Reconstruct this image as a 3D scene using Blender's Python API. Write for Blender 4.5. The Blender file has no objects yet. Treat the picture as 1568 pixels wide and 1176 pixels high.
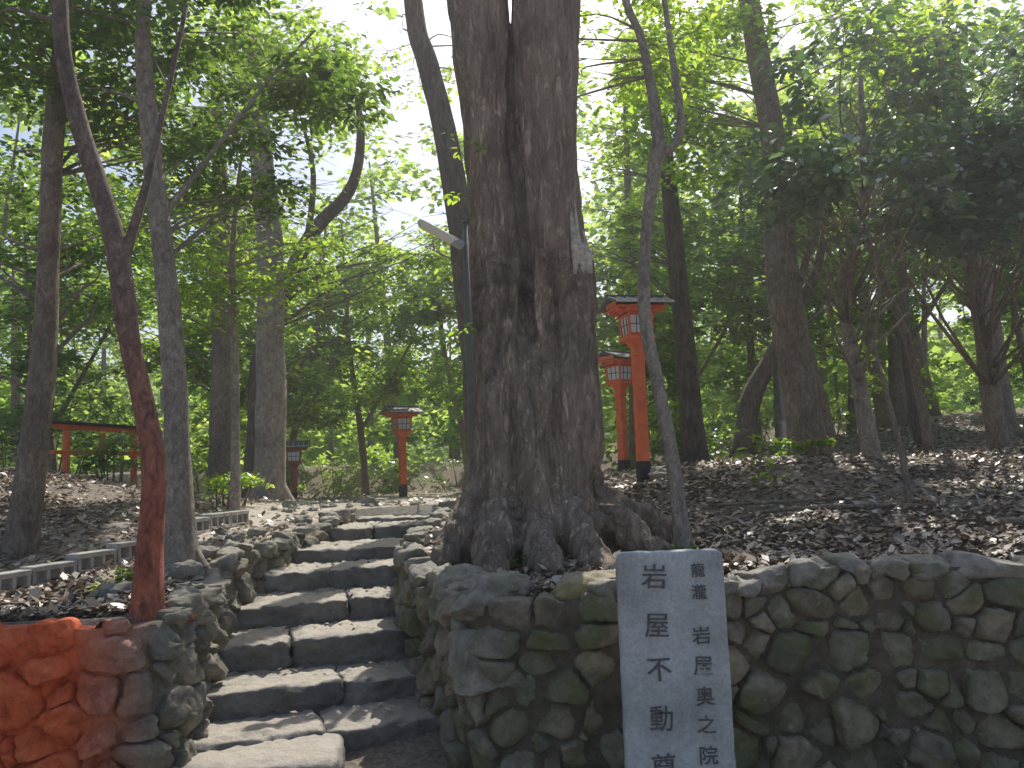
import bpy, math, random
import numpy as np
from mathutils import Vector, Matrix, noise
random.seed(7); rng=np.random.default_rng(11)
S=bpy.context.scene
COL=S.collection
AZ,EL=math.radians(12),math.radians(50)
SUN=np.array([math.sin(AZ)*math.cos(EL),math.cos(AZ)*math.cos(EL),math.sin(EL)])
# ------------------------------------------------------------ helpers
def ss(a,b,x):
    t=np.clip((np.asarray(x,dtype=float)-a)/(b-a),0,1); return t*t*(3-2*t)
LAT=np.random.default_rng(5).uniform(0,1,(128,128))
def vn(x,y,s):
    x=x*s+37.3;y=y*s+11.7; i=np.floor(x).astype(int);j=np.floor(y).astype(int); fx=x-i;fy=y-j; fx=fx*fx*(3-2*fx);fy=fy*fy*(3-2*fy)
    g=lambda a,b: LAT[a%128,b%128]
    return (g(i,j)*(1-fx)+g(i+1,j)*fx)*(1-fy)+(g(i,j+1)*(1-fx)+g(i+1,j+1)*fx)*fy
def empty(name,loc=(0,0,0)):
    e=bpy.data.objects.new(name,None); e.location=(0,0,0); COL.objects.link(e); return e
def link(ob,parent=None):
    COL.objects.link(ob)
    if parent: ob.parent=parent
    return ob
def mesh_np(name,V,F,mat,parent=None,smooth=False):
    me=bpy.data.meshes.new(name); V=np.asarray(V,dtype=np.float32); F=np.asarray(F,dtype=np.int32)
    k=F.shape[1]; M=F.shape[0]
    me.vertices.add(len(V)); me.vertices.foreach_set('co',V.ravel())
    me.loops.add(M*k); me.loops.foreach_set('vertex_index',F.ravel())
    me.polygons.add(M); me.polygons.foreach_set('loop_start',(np.arange(M)*k).astype(np.int32))
    if smooth: me.polygons.foreach_set('use_smooth',np.ones(M,dtype=bool))
    me.update(calc_edges=True)
    me.materials.append(mat)
    return link(bpy.data.objects.new(name,me),parent)
class MB:
    def __init__(s): s.v=[]; s.f=[]; s.m=[]
    def add(s,V,F,mi=0):
        o=len(s.v); s.v.extend([tuple(map(float,p)) for p in V]); s.f.extend([tuple(i+o for i in f) for f in F]); s.m.extend([mi]*len(F))
    def tube(s,pts,n=8,mi=0,wob=0.0,sub=4,seed=0):
        P=np.array(pts,dtype=float)
        if sub>1 and len(P)>2:
            Q=[];m=len(P)
            for i in range(m-1):
                p0=P[max(i-1,0)];p1=P[i];p2=P[i+1];p3=P[min(i+2,m-1)]
                for j in range(sub):
                    t=j/sub
                    Q.append(.5*((2*p1)+(-p0+p2)*t+(2*p0-5*p1+4*p2-p3)*t*t+(-p0+3*p1-3*p2+p3)*t**3))
            Q.append(P[-1]); P=np.array(Q)
        V=[];F=[];m=len(P)
        T=np.gradient(P[:,:3],axis=0); ref=np.array([0.31,0.95,0.1])
        for i in range(m):
            t=T[i]/(np.linalg.norm(T[i])+1e-9); r_=ref-t*ref.dot(t)
            if np.linalg.norm(r_)<.2: r_=np.array([1,0,0])-t*t[0]
            a=r_/np.linalg.norm(r_); b=np.cross(t,a)
            for j in range(n):
                th=2*math.pi*j/n; r=max(P[i,3],.002)
                if wob: r*=1+wob*noise.noise(Vector((math.cos(th)*1.3+seed*3.1,math.sin(th)*1.3,P[i,2]*1.2+seed)))+wob*.4*noise.noise(Vector((math.cos(th)*4+seed,math.sin(th)*4,P[i,2]*3)))
                V.append(P[i,:3]+r*(math.cos(th)*a+math.sin(th)*b))
        for i in range(m-1):
            for j in range(n):
                k=(j+1)%n; F.append((i*n+j,i*n+k,(i+1)*n+k,(i+1)*n+j))
        F.append(tuple(range(n-1,-1,-1))); F.append(tuple((m-1)*n+j for j in range(n)))
        s.add(V,F,mi)
    def box(s,c,d,mi=0,rz=0,taper=1.0,M=None):
        V=[]
        for z in(-.5,.5):
            k=taper if z<0 else 1
            for x,y in((-.5,-.5),(.5,-.5),(.5,.5),(-.5,.5)):
                V.append(Vector((x*d[0]*k,y*d[1]*k,z*d[2])))
        R=Matrix.Rotation(rz,3,'Z') if M is None else M
        V=[R@v+Vector(c) for v in V]
        s.add(V,[(3,2,1,0),(4,5,6,7),(0,1,5,4),(1,2,6,5),(2,3,7,6),(3,0,4,7)],mi)
    def obj(s,name,mats,parent=None,smooth=False,bevel=0):
        me=bpy.data.meshes.new(name); me.from_pydata(s.v,[],s.f)
        for m in mats: me.materials.append(m)
        me.polygons.foreach_set('material_index',s.m)
        if smooth: me.polygons.foreach_set('use_smooth',[True]*len(s.f))
        me.update()
        ob=link(bpy.data.objects.new(name,me),parent)
        if bevel:
            b=ob.modifiers.new('b','BEVEL'); b.width=bevel; b.segments=2
        return ob
def cubegrid(n):
    idx={};V=[];F=[]
    def vid(p):
        k=tuple(round(c,5) for c in p)
        if k not in idx: idx[k]=len(V); V.append(k)
        return idx[k]
    for ax in range(3):
        for sg in(-1,1):
            for i in range(n):
                for j in range(n):
                    q=[]
                    for a,b in((i,j),(i+1,j),(i+1,j+1),(i,j+1)):
                        p=[0,0,0]; p[ax]=sg; p[(ax+1)%3]=-1+2*a/n; p[(ax+2)%3]=-1+2*b/n; q.append(vid(p))
                    if sg<0: q=q[::-1]
                    F.append(tuple(q))
    return np.array(V,dtype=float),F
CG=cubegrid(10); CGF=cubegrid(22)
def rock(mb,c,d,k=3.0,amp=.14,rz=0,seed=None,mi=0,tilt=(0,0),fine=.015,G=None,facet=0):
    seed=random.uniform(0,99) if seed is None else seed
    G=G or CG
    V=G[0]; inf=np.abs(V).max(1); nk=(np.abs(V)**k).sum(1)**(1/k); P=V*(inf/nk)[:,None]
    if facet:
        r=np.random.default_rng(int(seed*1000))
        for _ in range(facet):
            n=r.normal(0,1,3); n/=np.linalg.norm(n); h=r.uniform(.72,.98); dd=P@n-h; P=P-np.maximum(dd,0)[:,None]*n*.9
    R=Matrix.Rotation(rz,3,'Z')@Matrix.Rotation(tilt[0],3,'X')@Matrix.Rotation(tilt[1],3,'Y')
    out=[]
    for p in P:
        v=Vector(p); n1=noise.noise(v*1.1+Vector((seed,0,0)));n2=noise.noise(v*2.7+Vector((0,seed,0)))
        v=v*(1+amp*n1+amp*.55*n2)
        w=Vector((v.x*d[0]/2,v.y*d[1]/2,v.z*d[2]/2))
        w+=v.normalized()*(fine*noise.noise(w*18+Vector((seed,seed,0)))+fine*.5*noise.noise(w*45+Vector((seed,seed,0))))
        out.append(R@w+Vector(c))
    mb.add(out,G[1],mi)
# ------------------------------------------------------------ materials
def newmat(name):
    m=bpy.data.materials.new(name); m.use_nodes=True; nt=m.node_tree; nt.nodes.clear()
    o=nt.nodes.new('ShaderNodeOutputMaterial'); b=nt.nodes.new('ShaderNodeBsdfPrincipled'); nt.links.new(b.outputs[0],o.inputs[0])
    return m,nt,b,o
def N(nt,t,**kw):
    n=nt.nodes.new(t)
    for k,v in kw.items():
        if k in n.inputs: n.inputs[k].default_value=v
        else: setattr(n,k,v)
    return n
def ramp(nt,src,stops):
    r=nt.nodes.new('ShaderNodeValToRGB'); e=r.color_ramp.elements
    while len(e)<len(stops): e.new(.5)
    for i,(p,c) in enumerate(stops): e[i].position=p; e[i].color=(*c,1)
    nt.links.new(src,r.inputs[0]); return r.outputs[0]
def mix(nt,a,b,f,mode='MIX'):
    m=nt.nodes.new('ShaderNodeMix'); m.data_type='RGBA'; m.blend_type=mode
    for sock,v in((m.inputs[6],a),(m.inputs[7],b),(m.inputs[0],f)):
        if isinstance(v,(tuple,float,int)): sock.default_value=(*v,1) if isinstance(v,tuple) else v
        else: nt.links.new(v,sock)
    return m.outputs[2]
def pos(nt,scale=(1,1,1)):
    g=nt.nodes.new('ShaderNodeNewGeometry'); mp=nt.nodes.new('ShaderNodeMapping'); mp.inputs['Scale'].default_value=scale
    nt.links.new(g.outputs['Position'],mp.inputs[0]); return mp.outputs[0],g
def bump(nt,h,b,s=.4,d=.02):
    n=N(nt,'ShaderNodeBump'); n.inputs['Strength'].default_value=s; n.inputs['Distance'].default_value=d
    nt.links.new(h,n.inputs['Height']); nt.links.new(n.outputs[0],b.inputs['Normal'])
def noisen(nt,vec,scale,detail=4,rough=.6,dist=0):
    n=N(nt,'ShaderNodeTexNoise',Scale=scale,Detail=detail,Roughness=rough,Distortion=dist); nt.links.new(vec,n.inputs['Vector']); return n.outputs[0]
def simple(name,col,rough=.6,var=.25,scale=12,bs=.2,bd=.004,metal=0):
    m,nt,b,o=newmat(name); p,g=pos(nt); n=noisen(nt,p,scale,5)
    c=ramp(nt,n,[(.3,tuple(x*(1-var) for x in col)),(.7,tuple(min(1,x*(1+var)) for x in col))]); nt.links.new(c,b.inputs['Base Color'])
    b.inputs['Roughness'].default_value=rough; b.inputs['Metallic'].default_value=metal
    n2=noisen(nt,p,scale*6,3); bump(nt,n2,b,bs,bd); return m
def bark(name,dark,light,scale=6,strength=.8,red=None,moss=False,vert=.22,patch=.45):
    m,nt,b,o=newmat(name); p,g=pos(nt,(1,1,vert)); n=noisen(nt,p,scale*2.2,6,.7,.8); pb,_=pos(nt); n2=noisen(nt,pb,2.2,4,.6)
    c=ramp(nt,n,[(.36,dark),(.6,light)])
    c=mix(nt,c,tuple(x*.5 for x in dark),ramp(nt,n2,[(.47,(0,0,0)),(.70,(patch,)*3)]))
    w=noisen(nt,p,scale*4.2,5,.7,.9)
    crack=ramp(nt,w,[(.40,(1,1,1)),(.49,(.35,.35,.35)),(.53,(.35,.35,.35)),(.60,(1,1,1))])
    c=mix(nt,c,crack,.5,'MULTIPLY')
    if moss:
        n3=noisen(nt,pb,4,5,.7); c=mix(nt,c,(.14,.135,.08),ramp(nt,n3,[(.52,(0,0,0)),(.70,(.45,.45,.45))]))
        s=N(nt,'ShaderNodeSeparateXYZ'); nt.links.new(g.outputs['Position'],s.inputs[0])
        mr=N(nt,'ShaderNodeMapRange'); mr.interpolation_type='SMOOTHSTEP'; mr.inputs[1].default_value=3.7; mr.inputs[2].default_value=2.95; nt.links.new(s.outputs[2],mr.inputs[0])
        mr2=N(nt,'ShaderNodeMapRange'); mr2.interpolation_type='SMOOTHSTEP'; mr2.inputs[1].default_value=1.7; mr2.inputs[2].default_value=2.8; nt.links.new(s.outputs[2],mr2.inputs[0])
        mu=N(nt,'ShaderNodeMath',operation='MULTIPLY'); nt.links.new(mr.outputs[0],mu.inputs[0]); nt.links.new(mr2.outputs[0],mu.inputs[1])
        n5=noisen(nt,pb,6,6,.75,.5); f=mix(nt,(0.,0.,0.),ramp(nt,n5,[(.46,(0,0,0)),(.60,(.7,.7,.7))]),mu.outputs[0])
        c=mix(nt,c,(.075,.063,.054),f)
    if red:  # soft red glow painted into the bark colour, fading with height
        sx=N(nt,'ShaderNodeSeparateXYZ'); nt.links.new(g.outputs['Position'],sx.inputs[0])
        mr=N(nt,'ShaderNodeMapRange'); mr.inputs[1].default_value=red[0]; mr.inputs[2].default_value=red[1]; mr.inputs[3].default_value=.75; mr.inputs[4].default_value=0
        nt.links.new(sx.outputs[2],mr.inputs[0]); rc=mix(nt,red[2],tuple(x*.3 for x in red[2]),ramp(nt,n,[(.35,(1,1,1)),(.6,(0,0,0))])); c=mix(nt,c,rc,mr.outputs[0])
    nt.links.new(c,b.inputs['Base Color']); b.inputs['Roughness'].default_value=.88
    h=mix(nt,crack,n,.5); bump(nt,h,b,strength,.04); return m
def stone(name,cols,moss=.4,red=False,scale=9,dust=.5,bs=.8,dcol=((.32,.29,.24),(.46,.42,.36))):
    m,nt,b,o=newmat(name); p,g=pos(nt)
    c=ramp(nt,g.outputs['Random Per Island'],[(i/(len(cols)-1),c) for i,c in enumerate(cols)])
    n=noisen(nt,p,scale,6,.72,.3); c=mix(nt,c,ramp(nt,n,[(.32,(.35,.35,.35)),(.66,(1.15,1.15,1.15))]),.9,'MULTIPLY')
    n2=noisen(nt,p,3.1,5,.65); c=mix(nt,c,(.12,.135,.045),ramp(nt,n2,[(.46,(0,0,0)),(.62,(moss,)*3)]))
    n4=noisen(nt,p,17,5,.7); c=mix(nt,c,(.42,.40,.33),ramp(nt,n4,[(.60,(0,0,0)),(.70,(.5,.5,.5))]))
    s=N(nt,'ShaderNodeSeparateXYZ'); nt.links.new(g.outputs['Normal'],s.inputs[0])
    c=mix(nt,c,mix(nt,dcol[0],dcol[1],n4),ramp(nt,s.outputs[2],[(.72,(0,0,0)),(.95,(dust,)*3)]))
    if red:  # soft red glow painted into the stone colour, left front only
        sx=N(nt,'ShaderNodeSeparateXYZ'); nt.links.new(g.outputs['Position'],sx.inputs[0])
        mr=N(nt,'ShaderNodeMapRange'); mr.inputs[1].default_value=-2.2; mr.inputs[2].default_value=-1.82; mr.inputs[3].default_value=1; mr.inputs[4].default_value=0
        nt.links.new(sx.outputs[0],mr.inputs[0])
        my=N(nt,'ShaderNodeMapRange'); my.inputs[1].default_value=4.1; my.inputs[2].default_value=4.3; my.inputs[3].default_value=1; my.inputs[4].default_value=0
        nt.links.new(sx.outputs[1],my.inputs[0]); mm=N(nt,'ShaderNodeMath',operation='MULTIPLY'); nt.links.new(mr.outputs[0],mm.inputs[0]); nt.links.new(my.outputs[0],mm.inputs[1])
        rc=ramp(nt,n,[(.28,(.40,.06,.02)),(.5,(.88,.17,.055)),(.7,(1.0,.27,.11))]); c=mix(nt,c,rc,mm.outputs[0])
    nt.links.new(c,b.inputs['Base Color']); b.inputs['Roughness'].default_value=.85
    bump(nt,noisen(nt,p,30,6,.75),b,bs,.02); return m
def leafmat(name,a,bb,trans,tf=.5,gloss=0.):
    m=bpy.data.materials.new(name); m.use_nodes=True; nt=m.node_tree; nt.nodes.clear()
    o=nt.nodes.new('ShaderNodeOutputMaterial'); b=nt.nodes.new('ShaderNodeBsdfDiffuse'); t=nt.nodes.new('ShaderNodeBsdfTranslucent'); x=nt.nodes.new('ShaderNodeMixShader')
    g=nt.nodes.new('ShaderNodeNewGeometry'); n=g.outputs['Random Per Island']
    c=ramp(nt,n,[(0,a),(1,bb)])
    tc=ramp(nt,n,[(0,tuple(q*.5 for q in trans)),(.7,trans),(1,(min(1,trans[0]*1.5),min(1,trans[1]*1.2),trans[2]*1.2))])
    nt.links.new(c,b.inputs['Color']); nt.links.new(tc,t.inputs[0])
    x.inputs[0].default_value=tf; nt.links.new(b.outputs[0],x.inputs[1]); nt.links.new(t.outputs[0],x.inputs[2])
    out=x.outputs[0]
    if gloss:
        gl=nt.nodes.new('ShaderNodeBsdfGlossy'); gl.inputs['Roughness'].default_value=.32; gl.inputs['Color'].default_value=(.9,.95,1,1)
        x2=nt.nodes.new('ShaderNodeMixShader'); x2.inputs[0].default_value=gloss; nt.links.new(out,x2.inputs[1]); nt.links.new(gl.outputs[0],x2.inputs[2]); out=x2.outputs[0]
    nt.links.new(out,o.inputs[0]); return m
LM_dark=leafmat('leaf_dark',(.045,.09,.025),(.09,.15,.035),(.26,.46,.05),.5,.06)
LM_bright=leafmat('leaf_bright',(.06,.13,.03),(.12,.20,.04),(.54,.80,.08),.65,.03)
LM_gloss=leafmat('leaf_glossy',(.06,.11,.06),(.11,.17,.09),(.22,.40,.11),.42,.20)
LM_far=leafmat('leaf_far',(.08,.15,.045),(.14,.22,.055),(.56,.80,.14),.65)
B_main=bark('bark_main',(.28,.205,.15),(.58,.45,.345),5,.9,moss=True)
B_grey=bark('bark_grey',(.26,.22,.18),(.52,.45,.37),9,.5,vert=.5)
B_brown=bark('bark_brown',(.21,.165,.13),(.44,.35,.27),9,.6,vert=.4)
B_redglow=bark('bark_red_glow',(.15,.105,.09),(.35,.25,.20),9,.6,red=(1.4,2.7,(.62,.16,.08)),vert=.5)  # red is a glow on the lower trunk, put into the colour
B_dark=bark('bark_dark',(.09,.075,.06),(.24,.19,.155),8,.6)
M_stone=stone('wall_stone',[(.23,.20,.135),(.36,.30,.205),(.28,.27,.19),(.44,.36,.25),(.19,.175,.125),(.34,.31,.23),(.27,.225,.165)],.8,dust=.3)
M_stoneL=stone('wall_stone_red_glow',[(.26,.24,.19),(.34,.29,.22),(.28,.26,.22),(.38,.33,.26)],.35,red=True,bs=1.0)  # red is a glow over the wall, put into the stone colour
M_rock=stone('rock_grey',[(.30,.28,.235),(.40,.36,.30),(.33,.31,.26),(.46,.41,.34)],.35)
M_rockY=stone('rock_mossy_yellow',[(.42,.33,.14),(.45,.36,.17)],.6)
M_step=stone('step_stone',[(.21,.205,.195),(.28,.265,.24),(.24,.235,.22)],.12,scale=5,dust=.85,dcol=((.34,.30,.25),(.66,.60,.51)))
M_conc=simple('concrete',(.38,.36,.33),.9,.35,14,.4,.006)
M_red=simple('vermilion_paint',(.80,.16,.05),.5,.18,9)
M_black=simple('black_paint',(.02,.02,.022),.5,.2)
M_dgrey=simple('dark_grey_metal',(.10,.105,.11),.5,.2)
M_roof=simple('copper_roof',(.09,.10,.10),.55,.3,14)
M_trim=simple('pale_ridge',(.6,.6,.58),.6,.1)
M_pane=simple('paper_pane',(.66,.70,.72),.5,.06)
M_metal=simple('grey_metal',(.35,.37,.40),.45,.12,metal=.4)
M_pole=simple('blue_grey_pole',(.26,.34,.46),.5,.15)
M_lampw=simple('lamp_cover',(.78,.80,.80),.35,.05)
M_earth=simple('earth_joint',(.12,.10,.07),.95,.4,14,.8,.02)
M_pale=simple('broken_wood',(.66,.58,.47),.8,.4,30,.8,.02)
M_ink=simple('ink',(.10,.10,.10),.7,.4,60)
def littermat():
    m,nt,b,o=newmat('dead_leaf'); p,g=pos(nt)
    c=ramp(nt,g.outputs['Random Per Island'],[(0,(.12,.08,.055)),(.3,(.24,.17,.12)),(.6,(.35,.27,.20)),(.85,(.46,.38,.30)),(1,(.64,.57,.49))])
    nt.links.new(c,b.inputs['Base Color']); b.inputs['Roughness'].default_value=.45; return m
M_litter=littermat()
def signmat():
    m,nt,b,o=newmat('sign_stone'); p,g=pos(nt); n=noisen(nt,p,60,6,.75); n2=noisen(nt,p,5,5,.65)
    c=ramp(nt,n,[(.3,(.38,.40,.42)),(.65,(.58,.61,.63))]); c=mix(nt,c,ramp(nt,n2,[(.3,(.62,.62,.58)),(.65,(1,1,1))]),1.0,'MULTIPLY')
    nt.links.new(c,b.inputs['Base Color']); b.inputs['Roughness'].default_value=.8; bump(nt,n,b,.35,.003); return m
M_sign=signmat()
def groundmat():
    m,nt,b,o=newmat('forest_floor'); p,g=pos(nt); n=noisen(nt,p,1.3,5,.7); n2=noisen(nt,p,22,6,.75)
    c=ramp(nt,n2,[(.3,(.11,.085,.065)),(.52,(.25,.205,.16)),(.72,(.42,.36,.29))])
    sx=N(nt,'ShaderNodeSeparateXYZ'); nt.links.new(g.outputs['Position'],sx.inputs[0])
    def mr(s,a,bb,x,y):
        q=N(nt,'ShaderNodeMapRange'); q.interpolation_type='SMOOTHSTEP'; q.inputs[1].default_value=a;q.inputs[2].default_value=bb;q.inputs[3].default_value=x;q.inputs[4].default_value=y; nt.links.new(s,q.inputs[0]); return q.outputs[0]
    def mul(a,bb):
        q=N(nt,'ShaderNodeMath',operation='MULTIPLY'); nt.links.new(a,q.inputs[0]); nt.links.new(bb,q.inputs[1]); return q.outputs[0]
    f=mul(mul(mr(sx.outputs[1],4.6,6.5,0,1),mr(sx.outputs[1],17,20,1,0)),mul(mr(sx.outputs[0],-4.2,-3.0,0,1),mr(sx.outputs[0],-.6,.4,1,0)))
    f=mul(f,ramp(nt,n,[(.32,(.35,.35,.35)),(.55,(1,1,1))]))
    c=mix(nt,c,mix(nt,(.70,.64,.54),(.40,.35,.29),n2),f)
    n3=noisen(nt,p,1.1,6,.75)
    c=mix(nt,c,ramp(nt,n3,[(.38,(.03,.06,.02)),(.5,(.08,.15,.035)),(.64,(.16,.24,.06))]),mr(sx.outputs[1],21.0,26.,0,1))
    nt.links.new(c,b.inputs['Base Color']); b.inputs['Roughness'].default_value=.95; bump(nt,n2,b,.8,.03); return m
M_ground=groundmat()
# ------------------------------------------------------------ terrain
SY=[4.65,5.05,5.5,6.05,6.6,7.2,8.1,8.9]; SZ=[.20,.35,.52,.68,.83,.94,1.06,1.14]
XLy=[4.0,4.65,5.5,6.05,6.6,7.2,8.1,8.9,9.4]; XL=[-1.74,-1.82,-2.0,-2.07,-2.05,-1.97,-1.86,-1.78,-1.75]
XR=[-.30,-.40,-.68,-.86,-.90,-.88,-.83,-.75,-.70]
def hterr(x,y):
    x=np.asarray(x,float); y=np.asarray(y,float)
    h=.93+.30*ss(4.3,9.5,y)+.02*np.tanh(x)+.10*ss(.5,3,x)
    h=h+.22*ss(0,2,x)*ss(5,9,y)-.12*ss(10,15,y)*(1-ss(3,6,x))
    h=h+.75*ss(3,10,x)*ss(8.5,17,y)+.6*np.exp(-((x+6.8)/2.3)**2-((y-10)/2.6)**2)
    h=h+.75*ss(19.5,21.5,y)*(1-.5*ss(3,8,x))+11*ss(36,90,y)
    h=h+.035*np.sin(x*1.7+.6*y)*np.sin(y*1.3-x*.4)+.02*np.sin(x*4.1)*np.sin(y*3.7)
    return h
def hlow(y): return np.interp(y,[-5,4.4,5,9.0,9.4],[-.02,.0,.12,.95,1.1])
def lowmask(x,y):
    front=np.where(x<-1,4.0,4.2)+.16
    xl=np.interp(y,XLy,XL)-.14; xr=np.interp(y,XLy,XR)+.14
    return (y<front)|((x>xl)&(x<xr)&(y<9.1))
def height(x,y):
    return np.where(lowmask(x,y),np.minimum(hlow(y),hterr(x,y)),hterr(x,y))
gx=np.concatenate([-np.geomspace(400,7.2,34),np.arange(-7,7.01,.07),np.geomspace(7.2,400,34)])
gy=np.concatenate([-np.geomspace(300,3.2,14),np.arange(-3,3.6,.4),np.arange(3.7,11,.07),np.arange(11,24,.3),np.geomspace(24.2,700,60)])
GX,GY=np.meshgrid(gx,gy); H=height(GX,GY)
V=np.stack([GX.ravel(),GY.ravel(),H.ravel()],1); nx=len(gx); ny=len(gy)
ii,jj=np.meshgrid(np.arange(nx-1),np.arange(ny-1)); a=(jj*nx+ii).ravel()
mesh_np('ground',V,np.stack([a,a+1,a+nx+1,a+nx],1),M_ground,None,True)
# ------------------------------------------------------------ stone walls
def resample(path,step=.05):
    P=np.array(path,float)
    Q=[]
    m=len(P)
    for i in range(m-1):
        p0=P[max(i-1,0)];p1=P[i];p2=P[i+1];p3=P[min(i+2,m-1)]
        k=max(2,int(np.linalg.norm(p2-p1)/step))
        for j in range(k):
            t=j/k; Q.append(.5*((2*p1)+(-p0+p2)*t+(2*p0-5*p1+4*p2-p3)*t*t+(-p0+3*p1-3*p2+p3)*t**3))
    Q.append(P[-1]); Q=np.array(Q); L=np.concatenate([[0],np.cumsum(np.linalg.norm(np.diff(Q,axis=0),axis=1))])
    T=np.gradient(Q,axis=0); T/=np.linalg.norm(T,axis=1)[:,None]
    K=np.ones(7)/7; T=np.stack([np.convolve(np.pad(T[:,i],3,'edge'),K,'valid') for i in(0,1)],1)
    return Q,L,T
def clip(poly,nx_,ny_,c):
    out=[]
    for i in range(len(poly)):
        p=poly[i];q=poly[(i+1)%len(poly)]; dp=p[0]*nx_+p[1]*ny_-c; dq=q[0]*nx_+q[1]*ny_-c
        if dp<=0: out.append(p)
        if (dp<0)!=(dq<0) and dp!=dq:
            t=dp/(dp-dq); out.append((p[0]+t*(q[0]-p[0]),p[1]+t*(q[1]-p[1])))
    return out
def stone_wall(name,path,mat,zb,toff,w0=.21,h0=.135,prot=.06,rough=1.0,gap=.003,core=M_earth,coff=.006,keep=.85,wt=.0045):
    root=empty(name); Q,L,T=resample(path); LT=L[-1]
    def P(u):
        return np.array([np.interp(u,L,Q[:,0]),np.interp(u,L,Q[:,1])])
    def Nn(u):
        t=np.array([np.interp(u,L,T[:,0]),np.interp(u,L,T[:,1])]); t/=np.linalg.norm(t)+1e-9; return np.array([t[1],-t[0]])
    def top(u): p=P(u); return float(hterr(p[0],p[1]))+toff
    seeds=[]; v=zb
    while v<1.35:
        hh=h0*random.uniform(.6,1.5); u=random.uniform(-.1,0.1)
        while u<LT+.2:
            ww=w0*random.choice([.35,.5,.8,1,1.4,2.0])*random.uniform(.85,1.15)
            seeds.append((u+ww/2,v+hh/2+random.uniform(-.6,.6)*h0,random.choice([-1,-1,0,.3,1])*wt))
            u+=ww
        v+=hh
    mb=MB(); na=36
    for i,(su,sv,sw) in enumerate(seeds):
        if su<0 or su>LT: continue
        tp=top(su)
        if sv>tp-.015: continue
        poly=[(su-.35,sv-.3),(su+.35,sv-.3),(su+.35,min(sv+.3,tp)),(su-.35,min(sv+.3,tp))]
        for j,(tu,tv,tw) in enumerate(seeds):
            if j==i or abs(tu-su)>.65 or abs(tv-sv)>.5: continue
            dx,dy=tu-su,(tv-sv)*1.6; cx,cy=(tu+su)/2,(tv+sv)/2
            poly=clip(poly,dx,dy*1.0,dx*cx+dy*cy+(sw-tw))
            if len(poly)<3: break
        if len(poly)<3: continue
        A=np.array(poly); c=A.mean(0); rs=[]
        rot0=random.uniform(0,1)
        for k in range(na):
            th=2*math.pi*(k+rot0)/na; d=np.array([math.cos(th),math.sin(th)]); r=9
            for e in range(len(A)):
                p=A[e];q=A[(e+1)%len(A)]; ed=q-p; n=np.array([ed[1],-ed[0]]); l=np.linalg.norm(n)
                if l<1e-6: continue
                n/=l; dd=n.dot(d)
                if dd>1e-4: r=min(r,n.dot(p-c)/dd)
            rs.append(r)
        rs=np.array(rs); rs=rs*keep+(1-keep)/2*np.roll(rs,1)+(1-keep)/2*np.roll(rs,-1); rs=np.maximum(rs-gap,.008)
        size=rs.mean(); pr=prot*random.uniform(.3,1.4); tu_,tv_=random.uniform(-.35,.35),random.uniform(-.45,.35); sd=random.uniform(0,99)
        fac=[(random.uniform(0,6.28),random.uniform(.1,.9)*size,random.uniform(.25,.9)) for _ in range(4)]
        rs=rs*np.array([1-.24*abs(noise.noise(Vector((math.cos(2*math.pi*k/na)*2.5+sd,math.sin(2*math.pi*k/na)*2.5,sd)))) for k in range(na)])
        V=[];F=[]; prof=[(1.0,-.10),(.998,-.03),(.98,.45),(.94,.85),(.86,.96),(.66,.99),(.42,1.0),(.2,1.0)]
        for t,hgt in prof:
            for k in range(na):
                th=2*math.pi*(k+rot0)/na; r=rs[k]*t; du,dv=r*math.cos(th),r*math.sin(th); u=c[0]+du; vv=c[1]+dv
                dep=hgt*pr if hgt>0 else hgt
                if hgt>0:
                    dep+=tu_*du+tv_*dv
                    for fa,fo,fs in fac:
                        q=du*math.cos(fa)+dv*math.sin(fa)-fo
                        if q>0: dep-=q*fs
                nz=rough*(noise.noise(Vector((u*8+sd,vv*8,sd)))*.016+noise.noise(Vector((u*20,vv*20,sd)))*.013+noise.noise(Vector((u*48,vv*48,sd)))*.007)
                dep+=nz if hgt>0 else 0
                uu=min(max(u,0),LT); p=P(uu)+Nn(uu)*dep; V.append((p[0],p[1],vv+nz*.3))
        R=len(prof)
        for r_ in range(R-1):
            for k in range(na):
                k2=(k+1)%na; F.append((r_*na+k,r_*na+k2,(r_+1)*na+k2,(r_+1)*na+k))
        p=P(min(max(c[0],0),LT))+Nn(min(max(c[0],0),LT))*pr; V.append((p[0],p[1],c[1]))
        for k in range(na): F.append(((R-1)*na+k,(R-1)*na+(k+1)%na,R*na))
        mb.add(V,F)
    mb.obj('stones',[mat],root,True)
    bk=MB(); us=np.linspace(0,LT,260); nvv=16; V=[];F=[]
    for u in us:
        p=P(u);n=Nn(u);t=top(u)
        for k in range(nvv):
            z=zb-.1+(t-.04-zb+.1)*k/(nvv-1); a=p+n*(coff+.02*noise.noise(Vector((u*9,z*9,3)))); V.append((a[0],a[1],z))
        b=p-n*.26; V.append((b[0],b[1],t-.05))
    w=nvv+1
    for i in range(len(us)-1):
        for k in range(nvv): a=i*w+k; F.append((a,a+w,a+w+1,a+1))
    bk.add(V,F); bk.obj('core',[core],root,True)
    return root,P,Nn,top,LT
pathR=[(-.68,9.0),(-.76,8.3),(-.84,7.4),(-.88,6.6),(-.83,5.95),(-.66,5.4),(-.44,4.8),(-.32,4.45),(-.18,4.25),(.1,4.2),(2,4.22),(4,4.3),(7,4.4)]
pathL=[(-7,3.8),(-4,3.95),(-2.3,4.02),(-1.95,4.06),(-1.80,4.22),(-1.80,4.5),(-1.9,5),(-2.05,5.7),(-2.09,6.4),(-2.03,7.1),(-1.9,8.1),(-1.8,8.9)]
wr,PR,NR,TR,LR=stone_wall('stone_retaining_wall',pathR,M_stone,-.1,.03,.19,.12,.06,1.15)
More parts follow.
